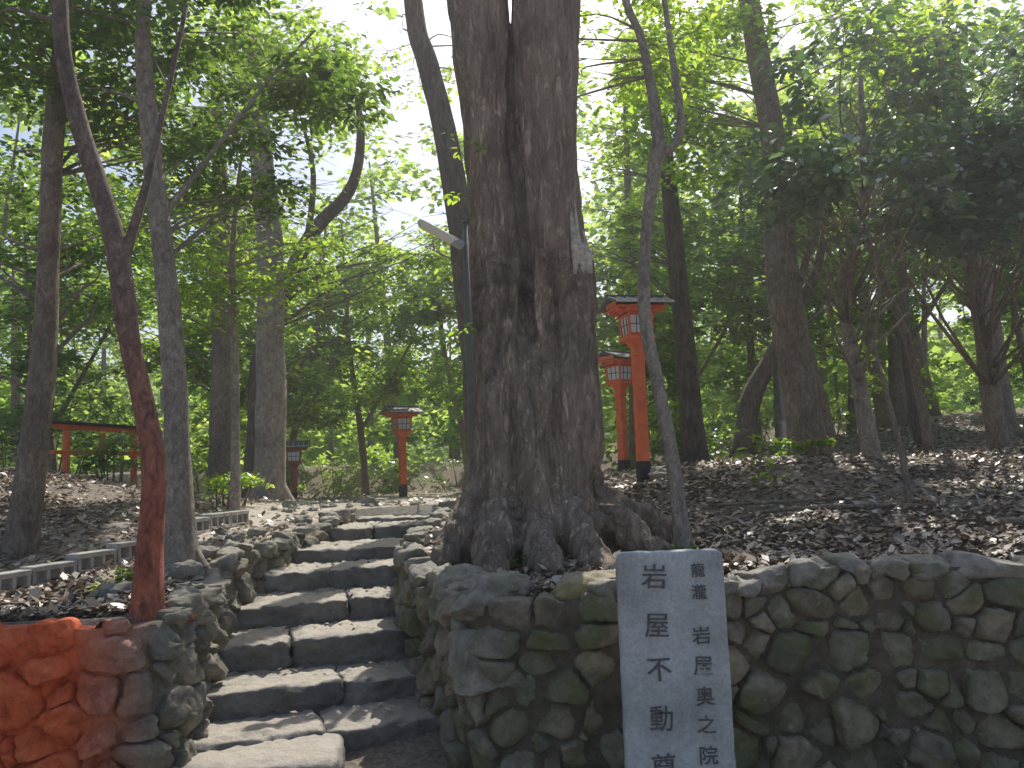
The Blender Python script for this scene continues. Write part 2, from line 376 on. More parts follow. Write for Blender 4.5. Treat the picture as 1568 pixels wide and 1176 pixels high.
wl,PL,NL,TL,LL=stone_wall('stone_retaining_wall',pathL,M_stoneL,-.1,.02,.17,.15,.06,1.9,.001,core=M_stoneL,coff=-.014)
mb=MB(); u=.1
while u<LR-.3:
    w=random.choice([.12,.18,.24,.34])*random.uniform(.9,1.15); p=PR(u+w/2); n=NR(u+w/2); q=p-n*random.uniform(.02,.09); ang=math.atan2(n[1],n[0])+math.pi/2
    if not(4.55<u<5.35) and random.random()<.9:
        rock(mb,(q[0],q[1],TR(u+w/2)-.03+random.uniform(-.03,.02)),(w*1.12,random.uniform(.16,.26),random.uniform(.08,.14)),5,.12,ang+random.uniform(-.25,.25),tilt=(random.uniform(-.15,.15),)*2,facet=7)
    u+=w*.95
mb.obj('cap_stones',[M_rock],wr,True)
mb=MB()
rock(mb,(-.16,4.42,.90),(.44,.42,.26),6,.10,.3,seed=5,G=CGF,facet=8)
rock(mb,(-.30,4.75,.95),(.30,.36,.2),4.0,.12,.9,seed=8,facet=7)
rock(mb,(-.20,4.36,.62),(.40,.40,.30),6,.10,.2,seed=9,G=CGF,facet=8)
mb.obj('corner_stones',[M_rock],wr,True)
mb=MB(); rock(mb,(.36,4.36,.93),(.42,.28,.20),5,.12,-.1,seed=15,facet=7,G=CGF); mb.obj('mossy_stone',[M_rockY],wr,True)
mb=MB(); u=5.3
while u<LL-.1:
    w=random.choice([.08,.13,.19,.28])*random.uniform(.9,1.2); p=PL(u+w/2); n=NL(u+w/2); q=p-n*random.uniform(-.02,.12); ang=math.atan2(n[1],n[0])+math.pi/2
    if random.random()<.85: rock(mb,(q[0],q[1],TL(min(u+w/2,LL))-.02+random.uniform(-.03,.03)),(w*1.1,random.uniform(.12,.24),random.uniform(.07,.14)),4,.16,ang+random.uniform(-.5,.5),tilt=(random.uniform(-.3,.3),)*2,facet=9)
    u+=w*random.uniform(.9,1.2)
mb.obj('cap_stones',[M_rock],wl,True)
mb=MB()
for x,y,s in[(-2.35,6.2,.16),(-2.25,5.5,.18),(-2.3,7.2,.13),(-2.1,8.0,.12),(-2.4,6.9,.12),(-.55,6.4,.16),(-.5,7.4,.12),(-.45,8.4,.14),(-.3,9.0,.16),(-1.7,9.5,.14),(-1.2,9.7,.12),(1.6,8.7,.22),(.95,6.0,.2),(1.2,6.3,.14),(-2.6,9.3,.12),(-2.0,10.3,.1),(-.2,10.1,.12),(-2.45,5.0,.15)]:
    rock(mb,(x,y,float(hterr(x,y))+s*.2),(s*1.4,s*1.1,s*.9),3.6,.16,random.uniform(0,3),facet=8)
for k in range(160):
    y=random.uniform(4.9,11); side=random.random()
    x=(np.interp(y,XLy,XL)-random.uniform(.1,.9)) if side<.7 else (np.interp(y,XLy,XR)+random.uniform(.1,.4)); s=random.uniform(.02,.06)
    mb.tube([(x,y,float(hterr(x,y))-.01,s),(x+s*.2,y,float(hterr(x,y))+s*.35,s*.8),(x,y,float(hterr(x,y))+s*.7,s*.3)],6,0,.5,1,seed=k)
mb.obj('loose_rocks',[M_rock],None,False)
# ------------------------------------------------------------ stairs
mb=MB(); rot=[.36,.34,.30,.30,.16,.12,.08,.05]
rock(mb,(-1.45,4.5,.02),(.95,.7,.3),7,.03,.15,seed=3,G=CGF)
for i,(y,z) in enumerate(zip(SY,SZ)):
    xl=float(np.interp(y,XLy,XL))+.02; xr=float(np.interp(y,XLy,XR))-.0; cx=(xl+xr)/2; w=(xr-xl)/math.cos(rot[i])+.06
    nb=[2,2,2,2,2,1,2,1][i]; fr=[.5,.58,.36,.66,.45,1,.42,1][i]; parts=[(0,fr),(fr,1)] if nb==2 else[(0,1)]
    for a,b in parts:
        c=(a+b)/2-.5; L=w*(b-a)-.002; hz=.26; dz=random.uniform(-.02,.02)
        dp=.75
        px=cx+c*w*math.cos(rot[i])-math.sin(rot[i])*dp/2; py=y+c*w*math.sin(rot[i])+math.cos(rot[i])*dp/2
        rock(mb,(px,py,z-hz/2+dz),(L,dp,hz),13,.045,rot[i]+random.uniform(-.06,.06),fine=.026,tilt=(random.uniform(-.03,.03),random.uniform(-.03,.03)),G=CGF,facet=0)
mb.obj('stone_steps',[M_step],None,True)
# ------------------------------------------------------------ foliage
GAP=.51
def spray_leaves(C,R,nl,size,kind=6,flat=.35,droop=.2,gap=None):
    n=len(C); idx=np.repeat(np.arange(n),nl); m=len(idx)
    ntw=9; tw=rng.integers(0,ntw,m); base=rng.uniform(0,6.28,n); ang=base[idx]+tw*(2*math.pi/ntw)+rng.normal(0,.22,m)
    twz=rng.uniform(-.35,.45,(n,ntw))[idx,tw]; t=rng.uniform(.08,1,m)**.7
    r=R[idx]*t*rng.uniform(.55,1.15,(n,ntw))[idx,tw]
    P=C[idx]+np.stack([np.cos(ang)*r,np.sin(ang)*r,twz*r-droop*r*t+rng.normal(0,.07,m)*R[idx]],1)
    P+=rng.normal(0,.09,(m,3))*R[idx][:,None]
    # leaves culled along the sun direction to shape dapples on chosen ground
    g=P-SUN*((P[:,2]-1.1)/SUN[2])[:,None]; q=vn(g[:,0],g[:,1],.6)*.6+vn(g[:,0],g[:,1],1.9)*.4
    thr=(GAP if gap is None else gap)-.10*ss(-4.2,-3.4,g[:,0])*(1-ss(.4,1.4,g[:,0]))*ss(4,6,g[:,1])*(1-ss(11,14,g[:,1]))
    k=(q<thr)|(P[:,2]<2.3)
    P=P[k]; ang=ang[k]; m=len(P)
    la=ang+rng.choice([-1,1],m)*rng.uniform(.3,1.2,m); dz=rng.normal(-.25,.4,m)
    A=np.stack([np.cos(la),np.sin(la),dz],1); A/=np.linalg.norm(A,axis=1)[:,None]
    U=np.stack([rng.normal(0,flat,m),rng.normal(0,flat,m),np.ones(m)],1); B=np.cross(U,A); B/=np.linalg.norm(B,axis=1)[:,None]; Nn=np.cross(A,B)
    s=size*rng.uniform(.6,1.25,m); s=s[:,None]; w=s*rng.uniform(.22,.30,(m,1))
    if kind==6:
        V=np.stack([P,P+A*s*.3+B*w+Nn*w*.3,P+A*s*.7+B*w*.8+Nn*w*.2,P+A*s-Nn*s*.08,P+A*s*.7-B*w*.8+Nn*w*.2,P+A*s*.3-B*w+Nn*w*.3],1)
    else:
        V=np.stack([P,P+A*s*.45+B*w*1.25+Nn*w*.3,P+A*s,P+A*s*.45-B*w*1.25+Nn*w*.3],1)
    return V.reshape(-1,3),kind
def leaf_obj(name,C,R,nl,size,mat,parent,kind=6,**kw):
    V,k=spray_leaves(C,R,nl,size,kind,**kw); return mesh_np(name,V,np.arange(len(V)).reshape(-1,k),mat,parent)
def tree(name,paths,barkm,crowns,lm,seg=12,wob=.18,twigs=True,kind=6,gap=None):
    root=empty(name); mb=MB()
    for i,p in enumerate(paths): mb.tube(p,seg,0,wob,5,seed=random.uniform(0,50))
    b=paths[0][0]
    for k in range(4):
        a=k*1.57+random.uniform(-.4,.4); r=b[3]
        x2,y2=b[0]+math.cos(a)*r*2.3,b[1]+math.sin(a)*r*2.3
        mb.tube([(b[0]+math.cos(a)*r*.3,b[1]+math.sin(a)*r*.3,b[2]+r*1.6,r*.45),(b[0]+math.cos(a)*r*1.1,b[1]+math.sin(a)*r*1.1,b[2]+r*.35,r*.38),(x2,y2,float(hterr(x2,y2))-.03,r*.2)],7,0,.1,3)
    mb.obj('trunk',[barkm],root,True)
    tp=[]
    for p in paths:
        p=np.array(p)
        for i in range(len(p)-1):
            for t in np.linspace(0,1,6)[:-1]: tp.append(p[i]*(1-t)+p[i+1]*t)
        tp.append(p[-1])
    tp=np.array(tp); lb=MB()
    for(cx,cy,cz,rx,ry,rz,ns,R,nl,sz) in crowns:
        d=rng.normal(0,1,(ns,3)); d/=np.linalg.norm(d,axis=1)[:,None]; rr=rng.uniform(.15,1,ns)**.5
        C=np.array([cx,cy,cz])+d*rr[:,None]*np.array([rx,ry,rz]); Rr=R*rng.uniform(.6,1.25,ns)
        leaf_obj('foliage',C,Rr,nl,sz,lm,root,kind,gap=gap)
        for c,r in zip(C,Rr):
            dist=np.linalg.norm(tp[:,:2]-c[:2],axis=1); sc=np.abs(tp[:,2]-(c[2]-random.uniform(.3,.6)*dist))+dist*.4+(tp[:,2]<2.2)*2; s=tp[np.argmin(sc)]
            L=np.linalg.norm(s[:3]-c); m=(s[:3]+c)/2+np.array([random.uniform(-.16,.16)*L,random.uniform(-.1,.1)*L,random.uniform(-.03,.12)*L]); r0=min(s[3]*.35,.004+.006*L)
            lb.tube([(*s[:3],r0),(*m,r0*.6),(*c,.004)],5,0,0,3)
            if twigs:
                for k in range(4):
                    a=random.uniform(0,6.28); e=c+np.array([math.cos(a)*r*.8,math.sin(a)*r*.8,random.uniform(-.2,.2)*r])
                    lb.tube([(*c,.004),(*e,.002)],3,0,0,1)
    if crowns: lb.obj('limbs',[barkm],root,True)
    return root
# main tree -------------------------------------------------
root=empty('old_large_tree'); mb=MB()
zs=[.75,.97,1.45,2.15,3.1,3.6,4.12,5.16,7,9.5]
def st(xs,ys,rs): return [(x,y,z,r) for x,y,z,r in zip(xs,ys,zs,rs)]
mb.tube(st([-.18,-.15,-.07,-.01,-.065,-.085,-.11,-.165,-.35,-.7],[5.8]*4+[5.82]*6,[.42,.35,.28,.23,.19,.175,.180,.215,.19,.12]),20,0,0,5)
mb.tube(st([.27,.27,.284,.36,.325,.315,.31,.35,.45,.7],[5.85]*4+[5.78]*6,[.40,.35,.30,.26,.235,.225,.230,.250,.22,.15]),20,0,0,5)
mb.tube([(.42,5.8,.8,.30),(.44,5.78,1.2,.25),(.48,5.75,1.69,.18),(.50,5.71,2.15,.135),(.49,5.68,2.62,.13),(.495,5.67,3.07,.11)],16,0,0,4)
mb.tube([(.12,5.68,.8,.32),(.13,5.66,1.3,.24),(.16,5.64,1.9,.13),(.19,5.68,2.4,.07),(.20,5.74,2.7,.03)],14,0,0,4)
for pts in[[(-.25,5.7,1.35,.16),(-.45,5.5,1.05,.13),(-.62,5.35,.90,.07)],[(-.1,5.55,1.3,.15),(-.16,5.25,1.02,.12),(-.2,5.0,.9,.05)],
 [(.1,5.5,1.25,.15),(.16,5.2,1.02,.12),(.2,4.95,.92,.05)],[(.35,5.55,1.3,.15),(.48,5.25,1.04,.11),(.6,5.0,.93,.05)],
 [(.5,5.7,1.4,.16),(.75,5.55,1.14,.12),(.98,5.4,1.0,.06)],[(.5,5.8,1.4,.14),(.85,5.85,1.2,.13),(1.15,5.8,1.06,.07)],[(-.3,5.9,1.3,.15),(-.5,6.1,1.05,.12),(-.6,6.4,.98,.06)],[(0,6.1,1.3,.2),(.1,6.5,1.0,.1)]]:
    mb.tube(pts,12,0,0,4)
tr=mb.obj('trunk',[B_main],root,True)
rm=tr.modifiers.new('r','REMESH'); rm.mode='VOXEL'; rm.voxel_size=.018; rm.use_smooth_shade=True
sm=tr.modifiers.new('s','SMOOTH'); sm.iterations=2; sm.factor=.5
bpy.context.view_layer.update(); dg=bpy.context.evaluated_depsgraph_get(); me2=bpy.data.meshes.new_from_object(tr.evaluated_get(dg))
tr.modifiers.clear(); tr.data=me2
n=len(me2.vertices); co=np.empty(n*3,dtype=np.float32); me2.vertices.foreach_get('co',co); co=co.reshape(-1,3); nr=np.empty(n*3,dtype=np.float32); me2.vertices.foreach_get('normal',nr); nr=nr.reshape(-1,3)
def mdisp(c):
    if c[2]>6.2: return 0.
    x,y,z=c
    up=min(1,max(0,(z-2.8)/.8)); am=1-.45*up
    wv=noise.noise(Vector((x*2,y*2,z*1.1)))*.12
    d=am*(abs(noise.noise(Vector(((x+wv)*6,(y+wv)*6,z*1.0))))*-.09 - max(0,.10-abs(noise.noise(Vector(((x+wv)*13,(y+wv)*13,z*1.9)))))*.15)
    d+=noise.noise(Vector((x*26,y*26,z*6)))*.010+noise.noise(Vector((x*2.6,y*2.6,z*1.6)))*.035+.022
    if y<5.85:
        gxx=np.interp(z,[2.2,3.1,4.12,5.16],[.20,.125,.085,.07])+.015*math.sin(z*4)
        d-=.06*math.exp(-((x-gxx)/.022)**2)*min(1,max(0,(z-2.0)/.6))
        gx2=.30+.03*math.sin(z*3.1); d-=.06*math.exp(-((x-gx2)/.03)**2)*min(1,max(0,(3.1-z)/.3))*min(1,max(0,(z-1.1)/.4))
        gx3=.03+.04*math.sin(z*2.3+1); d-=.035*math.exp(-((x-gx3)/.025)**2)*min(1,max(0,(2.6-z)/.4))
        d-=.22*math.exp(-((x-.62)/.09)**2-((z-1.35)/.2)**2)
    return d
dsp=np.array([mdisp(c) for c in co.tolist()],dtype=np.float32)
co+=nr*dsp[:,None]; me2.vertices.foreach_set('co',co.ravel()); me2.polygons.foreach_set('use_smooth',[True]*len(me2.polygons)); me2.update()
if not me2.materials: me2.materials.append(B_main)
mb=MB()
for k in range(7):
    x=.47+k*.017; h=[3.62,3.42,3.5,3.25,3.2,3.28,3.12][k]; mb.tube([(x,5.57+.01*(k%3),2.95,.026),(x+.004,5.56,3.1,.024),(x-.01+.003*k,5.58,(3.1+h)/2,.015),(x-.012,5.59,h,.002)],6,0,.5,3,seed=k)
mb.obj('broken_stub',[M_pale],root,True)
lb=MB()
limbs=[[(-.35,5.85,6.4,.14),(-1.2,6.2,7.2,.09),(-2.2,6.8,8.0,.04)],[(.45,5.75,6.6,.15),(1.5,6.2,7.6,.09),(2.8,6.8,8.4,.04)],[(-.5,5.85,8,.1),(-.6,5,9,.05)],[(.6,5.75,8.4,.12),(.9,7.2,9.4,.05)]]
for l in limbs: lb.tube(l,8,0,.1,4)
lb.obj('limbs',[B_main],root,True)
C=np.array([(rng.uniform(-3,3.6),rng.uniform(5.6,8.6),rng.uniform(8.0,10.5)) for _ in range(16)]); leaf_obj('foliage',C,np.full(16,.7)*rng.uniform(.7,1.2,16),110,.11,LM_dark,root,4)
C=np.array([(-.30,5.6,3.95),(-.33,5.6,2.6),(.0,5.2,1.02),(-.35,5.7,3.6)]); leaf_obj('shoots',C,np.array([.14,.12,.08,.1]),14,.06,LM_bright,root,6,gap=2)
# flanking trees -------------------------------------------------------
def cr(*a): return a
tree('broadleaf_tree',[[(-3.98,6.5,.95,.13),(-3.84,6.5,2.35,.10),(-3.8,6.5,3.5,.085),(-3.78,6.5,4.6,.08),(-3.7,6.6,6.5,.06),(-3.6,6.7,8.2,.04)]],B_brown,[cr(-4.1,7.4,5.2,1.5,1.6,1.3,38,.5,190,.085),cr(-4.8,8,3.6,1.2,1.0,.6,18,.45,150,.08)],LM_dark)
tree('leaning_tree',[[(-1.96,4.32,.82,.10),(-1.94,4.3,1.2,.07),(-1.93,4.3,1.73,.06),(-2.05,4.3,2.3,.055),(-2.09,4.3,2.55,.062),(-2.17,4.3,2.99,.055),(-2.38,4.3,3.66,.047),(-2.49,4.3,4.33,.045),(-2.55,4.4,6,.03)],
 [(-2.12,4.3,2.75,.03),(-2.02,4.35,3.2,.022),(-1.98,4.4,3.5,.018),(-1.85,4.5,4.4,.012)]],B_redglow,[cr(-2.9,5.9,5.4,1.3,1.0,.7,20,.45,160,.08)],LM_dark)
tree('broadleaf_tree',[[(-2.36,5.7,.9,.15),(-2.38,5.7,1.5,.105),(-2.4,5.7,2.23,.088),(-2.49,5.7,3.18,.075),(-2.61,5.7,4.17,.065),(-2.67,5.7,5.2,.055),(-2.6,5.8,7.5,.04)],
 [(-2.52,5.7,3.5,.024),(-2.2,5.9,4.1,.018),(-1.8,6.1,4.8,.012),(-1.5,6.2,5.2,.008)]],B_grey,[cr(-2.9,7,5.6,1.5,1.5,1.1,30,.5,180,.085),cr(-2.3,6.7,4.0,.7,.8,.6,13,.42,160,.075),cr(-1.5,6.6,4.95,.6,.5,.25,9,.4,140,.08)],LM_dark)
tree('sapling_tree',[[(-2.95,8.5,1.15,.055),(-2.94,8.5,2.24,.045),(-2.96,8.5,3.2,.038),(-2.98,8.5,4.03,.03),(-2.9,8.6,5.3,.015)]],B_grey,[cr(-2.8,8.9,4.1,1.2,1.1,1.0,32,.5,180,.08)],LM_bright)
tree('tall_smooth_tree',[[(-3.66,12,1.05,.30),(-3.64,12,1.9,.23),(-3.62,12,3.25,.215),(-3.62,12,4.87,.2),(-3.79,12,6.95,.165),(-3.93,12,8.4,.13),(-4,12,11,.08)]],B_grey,[cr(-4.2,12.6,7.9,2.5,1.6,1.7,36,.75,180,.13)],LM_bright,kind=4)
tree('broadleaf_tree',[[(-5.1,14,1.05,.23),(-5.08,14,3,.19),(-5.1,14,5.7,.16),(-5.2,14,9,.1)]],B_brown,[cr(-6,14,6.2,2.8,1.6,2.4,56,.75,190,.14)],LM_bright,kind=4)
tree('crooked_tree',[[(-4.2,13,1.05,.22),(-4.15,13,2.2,.17),(-4.1,13,3.4,.15),(-3.6,13,4.9,.13),(-3.15,13,5.7,.11),(-2.6,13,6.3,.09),(-2.4,13,7.2,.07),(-2.5,13,8.4,.03)],[(-3.3,13,5.5,.06),(-3.2,13,6.6,.045),(-3.4,13,7.6,.02)]],B_dark,[cr(-2.4,13.4,5.7,1.7,1.2,1.4,34,.6,180,.12),cr(-2.6,13.2,8.2,1.0,.8,.7,9,.6,150,.12)],LM_bright,kind=4)
tree('broadleaf_tree',[[(-.35,10.5,1.1,.24),(-.5,10.5,3.5,.19),(-.68,10.4,5.5,.17),(-.98,10.4,7.05,.15),(-1.15,10.4,7.8,.13),(-1.3,10.4,10,.08)]],B_dark,[cr(-.8,11,8.0,1.6,1.0,1.0,13,.6,150,.1),cr(-.9,10.6,4.4,.5,.7,.8,13,.4,150,.09)],LM_bright)
tree('forked_slender_tree',[[(1.13,5.6,.98,.075),(1.12,5.6,1.25,.056),(1.09,5.6,1.64,.052),(1.02,5.6,2.15,.048),(.955,5.6,2.65,.044),(1.0,5.6,3.27,.042),(1.09,5.6,3.76,.05),(1.12,5.6,4.0,.045),(1.04,5.6,4.68,.03),(.92,5.6,5.1,.028),(.8,5.7,6.5,.015)],
 [(1.1,5.6,3.78,.035),(1.28,5.6,3.98,.03),(1.26,5.6,4.5,.024),(1.2,5.6,5.2,.015)],[(1.24,5.6,3.95,.018),(1.34,5.6,4.08,.01)]],B_grey,[cr(1.0,6.6,5.3,1.1,1,.6,20,.42,150,.075)],LM_bright)
tree('broadleaf_tree',[[(3.67,10,1.35,.29),(3.6,10,2.2,.22),(3.46,10,3.67,.19),(3.5,10,5.4,.165),(3.3,10,7.6,.13),(3.2,10,10,.08)],[(3.5,10,3.4,.06),(3.9,10,4.4,.045),(4.3,10,5.6,.02)]],B_brown,[cr(3.9,10.7,6.8,3.0,1.4,1.7,58,.65,190,.12)],LM_bright,kind=4,gap=.56)
tree('evergreen_tree',[[(4.0,9,1.4,.10),(3.9,9,2.4,.08),(3.8,9,3.5,.07),(4.1,9,4.3,.055),(4.2,9,6,.03)]],B_grey,[cr(3.9,7.7,4.9,1.8,.8,1.3,46,.5,110,.12),cr(3.5,7.0,3.95,1.3,.6,.45,24,.45,95,.115)],LM_gloss,gap=.62)
tree('evergreen_tree',[[(6.0,10,1.5,.13),(5.95,10,2.6,.11),(5.9,10,3.7,.10),(5.7,9.8,5.5,.07),(5.6,9.8,7,.04)]],B_brown,[cr(5.4,8.6,5.4,1.9,.9,1.6,48,.55,110,.12),cr(4.8,7.6,3.95,1.3,.7,.5,22,.45,95,.115)],LM_gloss,gap=.62)
tree('leaning_dark_tree',[[(3.35,12,1.4,.2),(3.45,12,2.0,.16),(3.6,12,2.6,.14),(4.15,12,3.5,.11),(4.8,12.2,4.6,.07),(5.2,12.4,6,.04)]],B_dark,[cr(4.9,12.6,5.2,1.8,1.2,1.4,28,.6,170,.13)],LM_bright,kind=4)
tree('broadleaf_tree',[[(2.95,13,1.25,.24),(2.88,13,2.2,.19),(2.85,13,3.4,.17),(2.7,13,7,.11),(2.6,13,9,.04)]],B_dark,[cr(2.3,13.4,5.9,1.8,1.2,2.0,46,.65,180,.13),cr(2.9,13.2,8.6,1.8,1.0,.9,20,.65,160,.13)],LM_bright,kind=4)
tree('broadleaf_tree',[[(7.6,12.5,1.8,.2),(7.5,12.5,4,.16),(7.4,12.5,6.5,.12),(7.4,12.5,9,.05)]],B_brown,[cr(7.2,12.3,7.6,2.4,1.2,1.6,40,.7,180,.13)],LM_bright,kind=4,gap=.58)
tree('slender_tree',[[(4.74,12,1.6,.1),(4.55,12,2.8,.08),(4.4,12,3.8,.07),(4.3,12,6.5,.04)]],B_brown,[cr(4.4,12.4,6,1.2,1,1,12,.55,130,.11)],LM_dark,kind=4)
tree('slender_tree',[[(6.05,12,1.7,.09),(5.95,12,3.3,.07),(6.1,12,6,.04)]],B_dark,[cr(6.2,12.4,5.2,1.7,1.2,1.4,24,.6,150,.12)],LM_dark,kind=4)
tree('slender_tree',[[(5.4,10.5,1.6,.07),(5.25,10.5,3.0,.055),(4.9,10.5,4.2,.04),(4.8,10.5,5.2,.02)]],B_brown,[cr(4.9,10.8,4.6,1.0,1,.8,10,.5,120,.10)],LM_bright,kind=4)
tree('sapling',[[(2.05,6.9,1.2,.012),(2.08,6.9,1.5,.010),(2.15,6.9,1.8,.007),(2.22,6.9,2.0,.004)]],B_brown,[cr(2.12,6.9,1.66,.14,.12,.22,7,.15,11,.09)],LM_bright,seg=6,twigs=False)
mb=MB(); mb.tube([(3.0,6.2,1.1,.028),(2.97,6.2,1.6,.022),(2.85,6.2,2.3,.014),(2.83,6.2,2.5,.008)],7,0,.2,3); mb.obj('dead_sapling',[B_brown],None,True)
mb=MB()
for pts in[[(1.35,5.9,1.10,.02),(1.9,6.3,1.2,.018),(2.6,6.1,1.2,.02),(3.3,6.2,1.22,.012)],[(1.6,6.7,1.2,.014),(2.4,6.4,1.22,.016),(3.4,6.8,1.3,.01)],[(3.2,5.4,1.15,.03),(4.2,5.6,1.2,.025)],[(1.2,8.3,1.45,.015),(2.2,8.0,1.46,.012)],[(2.6,8.6,1.5,.02),(4,8.3,1.5,.012)],[(-3.6,4.6,.97,.012),(-2.5,4.8,.98,.01)],[(-3.2,5.6,1.02,.01),(-2.6,5.3,1.0,.008)]]:
    q=[(x,y,float(hterr(x,y))+r+.015,r) for x,y,z,r in pts]; mb.tube(q,6,0,.2,4)
mb.obj('fallen_branches',[B_brown],None,True)
# ------------------------------------------------------------ woodland behind
root=empty('background_woodland'); tb=MB(); TC=[]
for i in range(85):
    y=rng.uniform(16,44); x=rng.uniform(-.75,.80)*y
    if y<21 and -7<x<2.5: continue
    z0=float(hterr(x,y))-.1; lean=rng.normal(0,.5); r=rng.uniform(.05,.18); h=rng.uniform(6,9.5)
    tb.tube([(x,y,z0,r*1.3),(x+lean*.15,y,z0+1,r),(x+lean*.6,y,z0+h*.45,r*.75),(x+lean*1.3,y,z0+h,r*.2)],7,0,.15,3)
    for k in range(5): TC.append((x+lean*1.2+rng.normal(0,.8),y+rng.normal(0,.6),z0+h+rng.normal(-.5,.7)))
tb.obj('trunks',[B_brown],root,True)
C=list(TC);Rr=[rng.uniform(.8,1.2) for _ in TC]
while len(C)<1900:
    y=rng.uniform(17,42); a=rng.uniform(-.75,.8); x=a*y; z=float(hterr(x,y))+rng.uniform(.4,1)*(14.5 if (a>.22 or a<-.33) else 12.0)*rng.uniform(.1,1); el=(z-1.6)/y
    if el>.66: continue
    nz=noise.noise(Vector((x*.16+3,y*.12,z*.22)))
    thr=-.22
    if -.30<a<-.05 and el>.27: thr=.10
    elif .05<a<.20 and el>.27: thr=.02
    if y<22 and -7.5<x<2.5 and z<2.6: continue
    if nz<thr: continue
    C.append((x,y,z)); Rr.append(rng.uniform(.7,1.3))
C=np.array(C); Rr=np.array(Rr)
leaf_obj('foliage',C,Rr,115,.26,LM_far,root,4,flat=.6,gap=.57)
C=[]
while len(C)<560:
    y=rng.uniform(24,75); x=rng.uniform(-.8,.85)*y; C.append((x,y,float(hterr(x,y))+rng.uniform(.2,3.2)))
leaf_obj('hillside_foliage',np.array(C),rng.uniform(1.0,2.2,560),100,.42,LM_far,root,4,flat=.7,gap=2)
for(x,y,h,m,name) in[(-5.0,17.5,6.5,LM_bright,'maple_tree'),(-3.4,18.5,6.5,LM_bright,'maple_tree'),(-1.0,18.2,6.0,LM_bright,'maple_tree'),(.9,18.5,6.5,LM_bright,'maple_tree'),(-8.5,15,5.5,LM_dark,'maple_tree'),(-5.0,15.8,4.6,LM_bright,'maple_tree'),(-.6,15.5,5.0,LM_bright,'maple_tree'),(7.5,15,6,LM_bright,'maple_tree'),(9.5,13.5,6,LM_dark,'maple_tree'),(5.6,17,6,LM_bright,'maple_tree'),(3.6,17,5.5,LM_bright,'maple_tree'),(11,17,6.5,LM_bright,'maple_tree')]:
    z0=float(hterr(x,y))-.1; l=rng.normal(0,.3)
    tree(name,[[(x,y,z0,.10),(x+l*.3,y,z0+1.5,.075),(x+l,y,z0+h*.55,.055),(x+l*1.4,y,z0+h,.02)],[(x+l*.3,y,z0+1.6,.05),(x+l*.3+.9,y-.2,z0+3,.035),(x+1.5,y-.3,z0+4.3,.015)]],B_brown,[cr(x,y,z0+h*.62,2.0 if x!=-.6 else 1.1,1.3,h*.34,46 if x!=-.6 else 24,.62,165,.15)],m,seg=8,twigs=False,kind=4)
def shrub(name,x,y,rx,ry,h,n,m,sz=.1,R=.4):
    root=empty(name); mb=MB(); P=[]
    for k in range(n):
        cx,cy=x+rng.uniform(-rx,rx),y+rng.uniform(-ry,ry); cz=float(hterr(cx,cy))+rng.uniform(.15,1)*h; P.append((cx,cy,cz))
        g=float(hterr(cx,cy)); mb.tube([(cx*.7+x*.3,cy*.7+y*.3,g-.05,.018),(cx,cy,cz,.006)],5,0,0,1)
    mb.obj('stems',[B_brown],root,True); leaf_obj('foliage',np.array(P),np.full(n,R)*rng.uniform(.7,1.2,n),90,sz,m,root,4)
shrub('shrub',-5.6,15.8,1.2,.6,1.4,14,LM_bright); shrub('shrub',-1.2,19.8,2.0,.5,.7,14,LM_dark); shrub('shrub',-4.5,20.2,2,.5,.8,16,LM_bright)
shrub('shrub',-3.35,9.3,.35,.3,.4,7,LM_bright,.07,.2); shrub('shrub',-8,13,1.5,1,1.6,22,LM_dark,.11,.5); shrub('shrub',.6,14.5,.6,.5,1.6,10,LM_dark,.1,.4)
shrub('shrub',6.5,18,3,1,1.4,26,LM_bright,.13,.5); shrub('shrub',11,15.5,2,1,1.3,18,LM_dark,.12,.5); shrub('shrub',3.4,15.5,1.0,.5,.8,10,LM_dark,.11,.45)
shrub('fern_plant',-2.55,5.2,.08,.06,.14,3,LM_bright,.05,.1); shrub('fern_plant',1.05,5.45,.12,.08,.12,3,LM_bright,.04,.07); shrub('fern_plant',3.35,9.4,.3,.1,.3,5,LM_bright,.07,.15)
# ------------------------------------------------------------ litter
n=125000
y=4.3+rng.uniform(0,1,n)**1.5*15; x=rng.uniform(-.78,.80,n)*y*1.05
keep=np.ones(n,bool)
pd=ss(-3.6,-2.9,x)*(1-ss(-.6,.2,x))*(.45*ss(4.8,6,y)+.45*ss(7.5,9,y)); keep&=rng.uniform(0,1,n)>pd
nz=vn(x,y,1.1)*.6+vn(x,y,3)*.4; keep&=rng.uniform(0,1,n)<ss(.2,.62,nz)*.75+.3
keep&=~lowmask(x,y)
x=x[keep];y=y[keep];m=len(x); P=np.stack([x,y,height(x,y)+rng.uniform(.004,.035,m)],1)
def flatleaves(P,size,tilt):
    m=len(P); a=rng.uniform(0,6.28,m); A=np.stack([np.cos(a),np.sin(a),rng.normal(0,tilt,m)],1); U=np.stack([rng.normal(0,tilt,m),rng.normal(0,tilt,m),np.ones(m)],1)
    B=np.cross(U,A); B/=np.linalg.norm(B,axis=1)[:,None]; s=(size*rng.uniform(.6,1.3,m))[:,None]; w=s*rng.uniform(.2,.34,(m,1)); c=s*rng.uniform(-.05,.18,(m,1)); Z=np.array([0,0,1.])
    V=np.stack([P,P+A*s*.5+B*w+Z*c,P+A*s,P+A*s*.5-B*w+Z*c*.6],1).reshape(-1,3); return V
V=flatleaves(P,.072,.32); mesh_np('fallen_leaves',V,np.arange(len(V)).reshape(-1,4),M_litter)
P=[]
for i,(sy,sz) in enumerate(zip(SY,SZ)):
    xl=np.interp(sy,XLy,XL);xr=np.interp(sy,XLy,XR)
    for k in range(26):
        P.append((rng.uniform(xl+.1,xr-.1),sy+rng.uniform(.22,.45),sz+.018))
